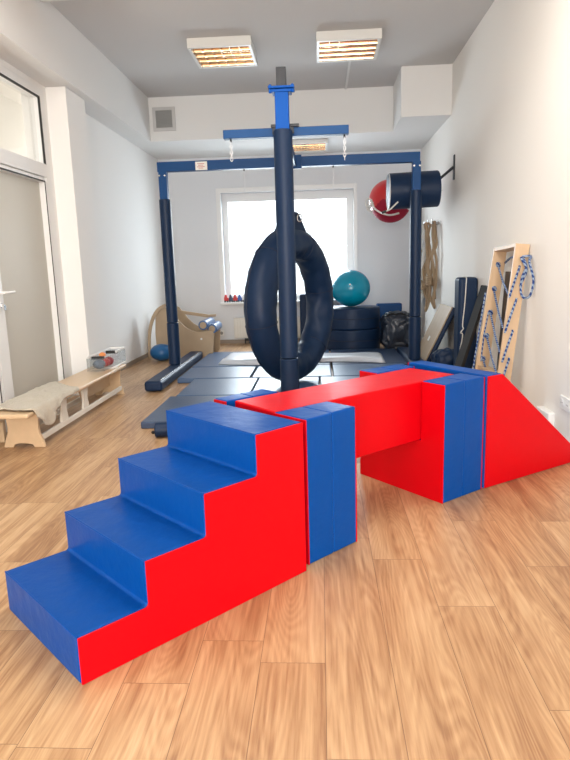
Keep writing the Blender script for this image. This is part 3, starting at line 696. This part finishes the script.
# ------------------------------------------------------------------ cushions, ball and bag at the back
t = thing('cushion_stack', (.44, 8.76, 0), 'broad round dark navy padded drum beneath the teal ball', 'padded drum')
bm = nb(); cyl(bm, (.44, 8.76, 0), (.44, 8.76, .30), .40, seg=48); obj('lower_ring', bm, 'navy', t, bevel=.018, seg=4)
bm = nb(); cyl(bm, (.44, 8.76, .301), (.44, 8.76, .598), .397, seg=48); obj('upper_ring', bm, 'navy', t, bevel=.025, seg=4)
bm = nb(); torus(bm, (.44, 8.76, .45), .398, .006, Vector((1, 0, 0)), Vector((0, 1, 0)), 64, 8); obj('piping', bm, 'seam', t, smooth=True)
bm = nb(); torus(bm, (.44, 8.76, .15), .401, .006, Vector((1, 0, 0)), Vector((0, 1, 0)), 64, 8); obj('piping', bm, 'seam', t, smooth=True)
t = thing('exercise_ball', (.43, 8.76, .6), 'large teal exercise ball resting on the navy drum by the window', 'ball')
bm = nb(); sphere(bm, (.43, 8.76, .857), .276, (1, 1, .925), u=64, v=40); obj('ball_shell', bm, 'teal', t, smooth=True, angle=180)
bm = nb(); cyl(bm, (.41, 8.76-.262, .92), (.409, 8.76-.270, .922), .011, seg=12); obj('air_plug', bm, 'label_white', t)
bm = nb(); bb(bm, -.30, .03, 8.85, 9.35, 0, .79); o = obj('foam_cube', bm, 'navy', bevel=.03, seg=4)
tag(o, 'tall navy foam block seen through the hole of the ring swing', 'foam block')
bm = nb(); bb(bm, .86, 1.24, 9.42, 9.58, 0, .585); o = obj('foam_cushion', bm, 'paint', bevel=.02, seg=3); tag(o, 'plain blue cushion upright against the back wall behind the black bag', 'cushion')
# crumpled bag
bm = nb(); bmesh.ops.create_icosphere(bm, subdivisions=5, radius=1)
for v in bm.verts:
    d = v.co.copy(); p = Vector((math.copysign(abs(d.x)**.55, d.x)*.20, math.copysign(abs(d.y)**.55, d.y)*.19, math.copysign(abs(d.z)**.5, d.z)*.255))
    k = noise.noise(d*2.6)*.035+abs(noise.noise(d*5+Vector((9, 0, 0))))*.04
    p += d*k; p.z = max(p.z, -.255); v.co = p+Vector((1.05, 8.52, .257))
t = thing('bin_bag', (1.01, 8.62, 0), 'crumpled black plastic bag standing right of the navy drum', 'bag')
obj('sack', bm, 'bag', t, smooth=True, angle=180)
bm = nb(); tube(bm, smooth_path([(.89, 8.36, .49), (.95, 8.33, .52), (1.01, 8.35, .51), (1.08, 8.33, .52), (1.15, 8.37, .49)]), .012, 8); obj('drawstring', bm, 'black', t, smooth=True)

# ------------------------------------------------------------------ bolster and ball on the wall bracket
t = thing('wall_bracket', (XR, 7.33, 2.3), 'black steel hanging bracket high on the right wall', 'bracket')
bm = nb(); bb(bm, XR-.012, XR, 7.30, 7.36, 2.10, 2.37); obj('plate', bm, 'black_steel', t, bevel=.002)
bm = nb(); cyl(bm, (XR-.01, 7.33, 2.24), (1.385, 7.33, 2.12), .015, seg=12); cyl(bm, (1.385, 7.33, 2.12), (1.385, 7.33, 2.02), .013, seg=12); obj('arm', bm, 'black_steel', t, smooth=True)
t = thing('hanging_bolster', (1.08, 7.33, 2.0), 'fat navy cylindrical bolster hanging horizontally on the right wall bracket', 'bolster')
bm = nb(); cyl(bm, (.795, 7.33, 1.995), (1.368, 7.33, 2.01), .20, seg=48); obj('cover', bm, 'navy', t, bevel=.02, seg=3)
bm = nb(); torus(bm, (.801, 7.33, 1.995), .198, .006, Vector((0, 1, 0)), Vector((0, 0, 1)), 48, 8); obj('piping', bm, 'toy_white', t, smooth=True)
t = thing('hanging_ball', (.90, 8.15, 1.95), 'red ball hanging behind the navy bolster, wrapped in white rope', 'ball')
bm = nb(); sphere(bm, (.90, 8.2, 1.99), .25, u=48, v=32); obj('ball_shell', bm, 'ballred', t, smooth=True, angle=180)
bm = nb(); bmesh.ops.create_uvsphere(bm, u_segments=40, v_segments=24, radius=.262)
bmesh.ops.bisect_plane(bm, geom=bm.verts[:]+bm.edges[:]+bm.faces[:], plane_co=(0, 0, -.03), plane_no=(.4, 0, 1), clear_outer=True)
for v in bm.verts: v.co += Vector((.925, 8.2, 1.965))
o = obj('sling', bm, 'ballred_dark', t, smooth=True, angle=180)
bm = nb(); tube(bm, smooth_path([(.66, 7.98, 1.98), (.68, 7.95, 1.89), (.76, 7.93, 1.82), (.88, 7.92, 1.78), (1.0, 7.93, 1.80)]), .012, 8)
for k in range(4): 
    c = Vector((.625+.012*k, 8.0, 1.945-.022*k)); tube(bm, [c+Vector((.035*math.cos(a), .02*math.sin(a*2), .05*math.sin(a+k))) for a in [i*math.pi/6 for i in range(12)]], .008, 6, closed=True)
obj('rope', bm, 'rope_w', t, smooth=True)
bm = nb(); cyl(bm, (1.12, 8.15, 2.04), (XR, 8.0, 2.06), .006, seg=6); obj('hanging_cord', bm, 'rope_w', t)
t = thing('skipping_rope', (.8, 7.5, 1.8), 'white cord with a black handle dangling in front of the bolster', 'rope')
bm = nb(); tube(bm, smooth_path([(.885, 7.12, 1.86), (.84, 7.11, 1.82), (.80, 7.11, 1.785), (.755, 7.11, 1.765)]), .009, 8); obj('cord', bm, 'rope_w', t, smooth=True)
bm = nb(); cyl(bm, (.755, 7.11, 1.765), (.70, 7.11, 1.745), .014, seg=12); obj('handle', bm, 'black', t, bevel=.003)

# ------------------------------------------------------------------ hook rail with ropes on the right wall
t = thing('hook_rail', (XR, 8.9, 1.66), 'steel hook rail on the right wall near the back corner', 'hooks')
bm = nb(); bb(bm, XR-.02, XR, 8.05, 9.42, 1.66, 1.70); obj('rail', bm, 'steel', t, bevel=.003)
for k in range(5):
    y = 8.15+k*.28; bm = nb(); tube(bm, smooth_path([(XR-.02, y, 1.68), (XR-.07, y, 1.665), (XR-.095, y, 1.69), (XR-.10, y, 1.735)]), .007, 8); obj('hook', bm, 'steel', t, smooth=True)
def loop_rope(y, z_low, width, m, r, label, k=0, xo=0):
    t = thing('hanging_rope', (XR-.1, y, 1.68), label, 'rope', 'ropes hanging on the hook rail')
    for s in range(2):
        rr = random.Random(k*7+s); pts = []
        n = 7; zl = z_low+.12*s
        for i in range(n+1): pts.append((XR-.05-xo-rr.random()*.06, y-width*(.3+.7*math.sin(math.pi*i/n))*.5+rr.uniform(-.02, .02), 1.675-(1.675-zl)*i/n))
        for i in range(n-1, -1, -1): pts.append((XR-.05-xo-rr.random()*.07, y+width*(.3+.7*math.sin(math.pi*i/n))*.5+rr.uniform(-.02, .02), 1.675-(1.675-zl)*i/n))
        bm = nb(); tube(bm, smooth_path(pts, 4, True), r, 8, closed=True); obj('loop', bm, m, t, smooth=True)
    bm = nb(); zz = 1.05-.06*k
    for q in range(4):
        c = Vector((XR-.12-xo, y, zz-.028*q)); tube(bm, [c+Vector((.035*math.cos(a), (width*.3+.02)*math.sin(a), .01*math.sin(3*a))) for a in [i*math.pi/6 for i in range(12)]], r*.9, 6, closed=True)
    obj('binding', bm, m, t, smooth=True)
loop_rope(8.15, .60, .21, 'rope_b', .017, 'thick tan rope hung on the nearest hook', 1)
loop_rope(8.43, .54, .23, 'rope_b', .017, 'tan rope ladder bundle on the second hook from the front', 2, .02)
loop_rope(8.71, .70, .23, 'rope_w', .013, 'paler rope coil on the middle hook', 3, .03)
loop_rope(8.99, .75, .22, 'rope_b', .014, 'tan rope bundle on the fourth hook, close to the back corner', 4, .05)
bm = nb(); tube(bm, [(XR-.23, 8.25, .80), (XR-.23, 8.65, .72)], .016, 10); tube(bm, [(XR-.23, 8.25, .98), (XR-.23, 8.65, .93)], .016, 10)
o = obj('rope_rungs', bm, 'rope_b', smooth=True); tag(o, 'two short wooden rungs caught among the tan ropes', 'rungs')
bm = nb(); prism(bm, [(9.20, 1.65), (9.34, 1.65), (9.38, 1.0), (9.33, .35), (9.22, .35), (9.17, 1.0)], XR-.15, XR-.085, 'X'); o = obj('hanging_strap', bm, 'paint', bevel=.02, seg=3)
tag(o, 'dark blue strap bundle hanging on the hook nearest the back corner', 'strap')

# ------------------------------------------------------------------ things leaning on the right wall
def lean_box(name, y0, y1, xb, xt, zt, th, m, bevel=.01, parent=None, zb=0.0, off=0):
    """slab spanning y0..y1, foot at (xb, zb), top at (xt, zt); thickness th to the right/below"""
    d = Vector((xt-xb, 0, zt-zb)); L_ = d.length; d.normalize(); n = Vector((d.z, 0, -d.x))
    a = Vector((xb, 0, zb))+n*off; P = [a, a+d*L_, a+d*L_+n*th, a+n*th]
    bm = nb(); prism(bm, [(p.x, p.z) for p in P], y0, y1, 'Y'); return obj(name, bm, m, parent, bevel=bevel)
t = thing('balance_board', (1.3, 7.4, 0), 'plywood board with a dark padded back, leaning by the navy case', 'board')
lean_box('board_face', 7.04, 7.72, 1.165, 1.485, .685, .018, 'ply_grey', .006, t, zb=.02)
lean_box('padded_back', 7.03, 7.73, 1.165, 1.480, .690, .055, 'navy', .02, t, zb=.02, off=.019)
d = Vector((.303, 0, .645)).normalized(); c = Vector((1.165, 7.38, .02))+d*.30; n_ = Vector((-d.z, 0, d.x))
bm = nb(); P = [c+d*.03+n_*.001, c-d*.03+n_*.001, c-d*.03+n_*.0025, c+d*.03+n_*.0025]; prism(bm, [(p.x, p.z) for p in P], 7.33, 7.42, 'Y'); obj('sticker', bm, 'label_white', t)
# navy upright case
t = thing('upright_case', (1.43, 6.22, 0), 'tall navy padded case with white cord, upright against the right wall', 'padded case')
bm = nb(); bb(bm, 1.352, 1.538, 6.10, 6.32, .002, 1.035); obj('cover', bm, 'navy', t, bevel=.035, seg=5)
bm = nb(); tube(bm, smooth_path([(1.42, 6.094, 1.03), (1.41, 6.092, .8), (1.392, 6.09, .58), (1.40, 6.088, .54), (1.375, 6.088, .5), (1.395, 6.09, .47), (1.37, 6.09, .3), (1.375, 6.085, .20), (1.40, 6.085, .17), (1.415, 6.09, .25), (1.41, 6.09, .45)]), .0055, 8)
tube(bm, smooth_path([(1.42, 6.094, 1.02), (1.42, 6.12, 1.038), (1.42, 6.2, 1.04)]), .0055, 8); obj('cord', bm, 'rope_w', t, smooth=True)
# dark things behind, on the floor
bm = nb(); bmesh.ops.create_icosphere(bm, subdivisions=4, radius=1)
for v in bm.verts:
    d = v.co.copy(); p = Vector((d.x*.15, d.y*.16, math.copysign(abs(d.z)**.7, d.z)*.13)); p += d*noise.noise(d*3)*.03; p.z = max(p.z, -.13); v.co = p+Vector((1.345, 6.62, .135))
tag(obj('soft_bag', bm, 'navy', smooth=True, angle=180), 'small slumped navy bag on the floor between board and case', 'bag')
# dark boards
o = lean_box('leaning_plank', 5.60, 5.84, 1.20, 1.495, .97, .03, 'darkwood', .006); tag(o, 'dark grey plank leaning against the wall left of the climbing ladder', 'plank')
o = lean_box('leaning_plank', 4.98, 5.14, 1.445, 1.508, 1.10, .024, 'black', .004); tag(o, 'black plank behind the climbing ladder, seen between its rails', 'plank')
bm = nb(); tube(bm, [(1.30, 5.50, .006), (1.36, 5.51, .25), (1.50, 5.54, .80)], .005, 6); tag(obj('white_cord', bm, 'rope_w', smooth=True), 'thin white cord leaning between the dark planks', 'cord')

# rope climbing ladder frame
cf = thing('climbing_ladder', (1.45, 4.95, 0), 'pale plywood climbing ladder laced with blue rope, leaning on the right wall', 'climbing frame')
RL = {}
def rail(y, xb, xt, zt, w_):
    d = Vector((xt-xb, 0, zt)); L_ = d.length; d.normalize(); n = Vector((d.z, 0, -d.x)); a = Vector((xb, 0, .0))
    RL[y] = lambda s, q, dy=0: a+d*(s*L_)+n*(q*w_)+Vector((0, y+dy, 0))
    P = [a, a+d*L_, a+d*L_+n*w_, a+n*w_]; P[3].z = max(0, P[3].z); P[3] = a+n*w_ - d*((a+n*w_).z/d.z) if (a+n*w_).z < 0 else P[3]
    bm = nb(); prism(bm, [(p.x, p.z) for p in P], y-.014, y+.014, 'Y'); return obj('rail', bm, 'ply_z', cf, bevel=.003)
yn, yf2 = 4.68, 5.20
rail(yn, 1.308, 1.438, 1.310, .102); rail(yf2, 1.265, 1.428, 1.290, .104)
Pn, Pf = RL[yn], RL[yf2]
def cross(s, q0, q1, name='rung'):
    a0, a1 = Pn(s, q0), Pn(s, q1); b0, b1 = Pf(s, q0), Pf(s, q1); bm = nb(); th = Vector((0, 0, .022))
    vs = [bm.verts.new(p) for p in (a0, a1, b1, b0)]+[bm.verts.new(p-th) for p in (a0, a1, b1, b0)]
    for f_ in ((0, 1, 2, 3), (7, 6, 5, 4), (0, 4, 5, 1), (1, 5, 6, 2), (2, 6, 7, 3), (3, 7, 4, 0)): bm.faces.new([vs[i] for i in f_])
    obj(name, bm, 'ply_z', cf)
cross(.998, .0, .95, 'top_board'); cross(.255, .1, .9)
def rope(pts, r=.0085):
    bm = nb(); tube(bm, pts, r, 8); obj('rope', bm, 'rope_blue', cf, smooth=True)
def knot(p, r=.02):
    bm = nb(); 
    for k in range(3): tube(bm, [p+Vector((.014*math.cos(a+k), -.006-.004*k, .016*math.sin(a*1.0+k*.6))) for a in [i*math.pi/5 for i in range(10)]], .006, 6, closed=True)
    obj('knot', bm, 'rope_blue', cf, smooth=True)
ss = [.90, .75, .60, .45, .30, .12]
for s in ss: knot(Pf(s, .45, -.018))
def lace(s0, q0, s1, q1):
    rope([Pn(s0, q0, -.02), Pn(s0-.01, q0, -.0235), (Pn(s0, q0, -.0235)+Pn(s1, q1, -.0235))/2, Pn(s1, q1, -.0235)])
lace(.88, .45, .70, .02); lace(.70, .55, .50, .05); lace(.52, .60, .33, .15); lace(.36, .62, .20, .3)
knot(Pn(.19, .30, -.024)); knot(Pn(.09, .5, -.024))
# strands running between the two rails
for s0, s1 in ((.90, .72), (.74, .52), (.60, .38), (.45, .25), (.30, .12)): rope([Pf(s0, .45, -.02), (Pf(s0, .45)+Pn(s1, .02))/2-Vector((0, 0, .02)), Pn(s1, .02, .02)], .0075)
rope([Pf(.72, -.12), Pf(.5, -.14), Pf(.3, -.16), Pf(.08, -.1)], .007); rope([Pf(.60, .30, -.02), Pf(.45, .22, -.022), Pf(.28, .32, -.02)], .006)
rope(smooth_path([Pn(.90, .9, .5), Pn(.93, .75, .3), Pn(.92, .6, .1)]), .008)
# spare loop hanging outside the near rail
bm = nb(); o0 = Pn(.93, .55, -.02)
tube(bm, smooth_path([o0, o0+Vector((.05, -.03, .0)), (1.505, yn-.12, 1.17), (1.525, yn-.16, 1.05), (1.515, yn-.14, .94), (1.49, yn-.09, .915), (1.475, yn-.05, .96), (1.48, yn-.05, 1.06), (1.50, yn-.07, 1.14), (1.485, yn-.04, 1.2)]), .009, 8)
tube(bm, smooth_path([o0+Vector((.01, 0, -.01)), (1.47, yn-.05, 1.20), (1.50, yn-.08, 1.12), (1.48, yn-.05, 1.03), (1.475, yn-.03, 1.0)]), .009, 8)
obj('rope_loop', bm, 'rope_blue', cf, smooth=True)

for o in bpy.data.objects:
    if '_w' in o.keys(): del o['_w']
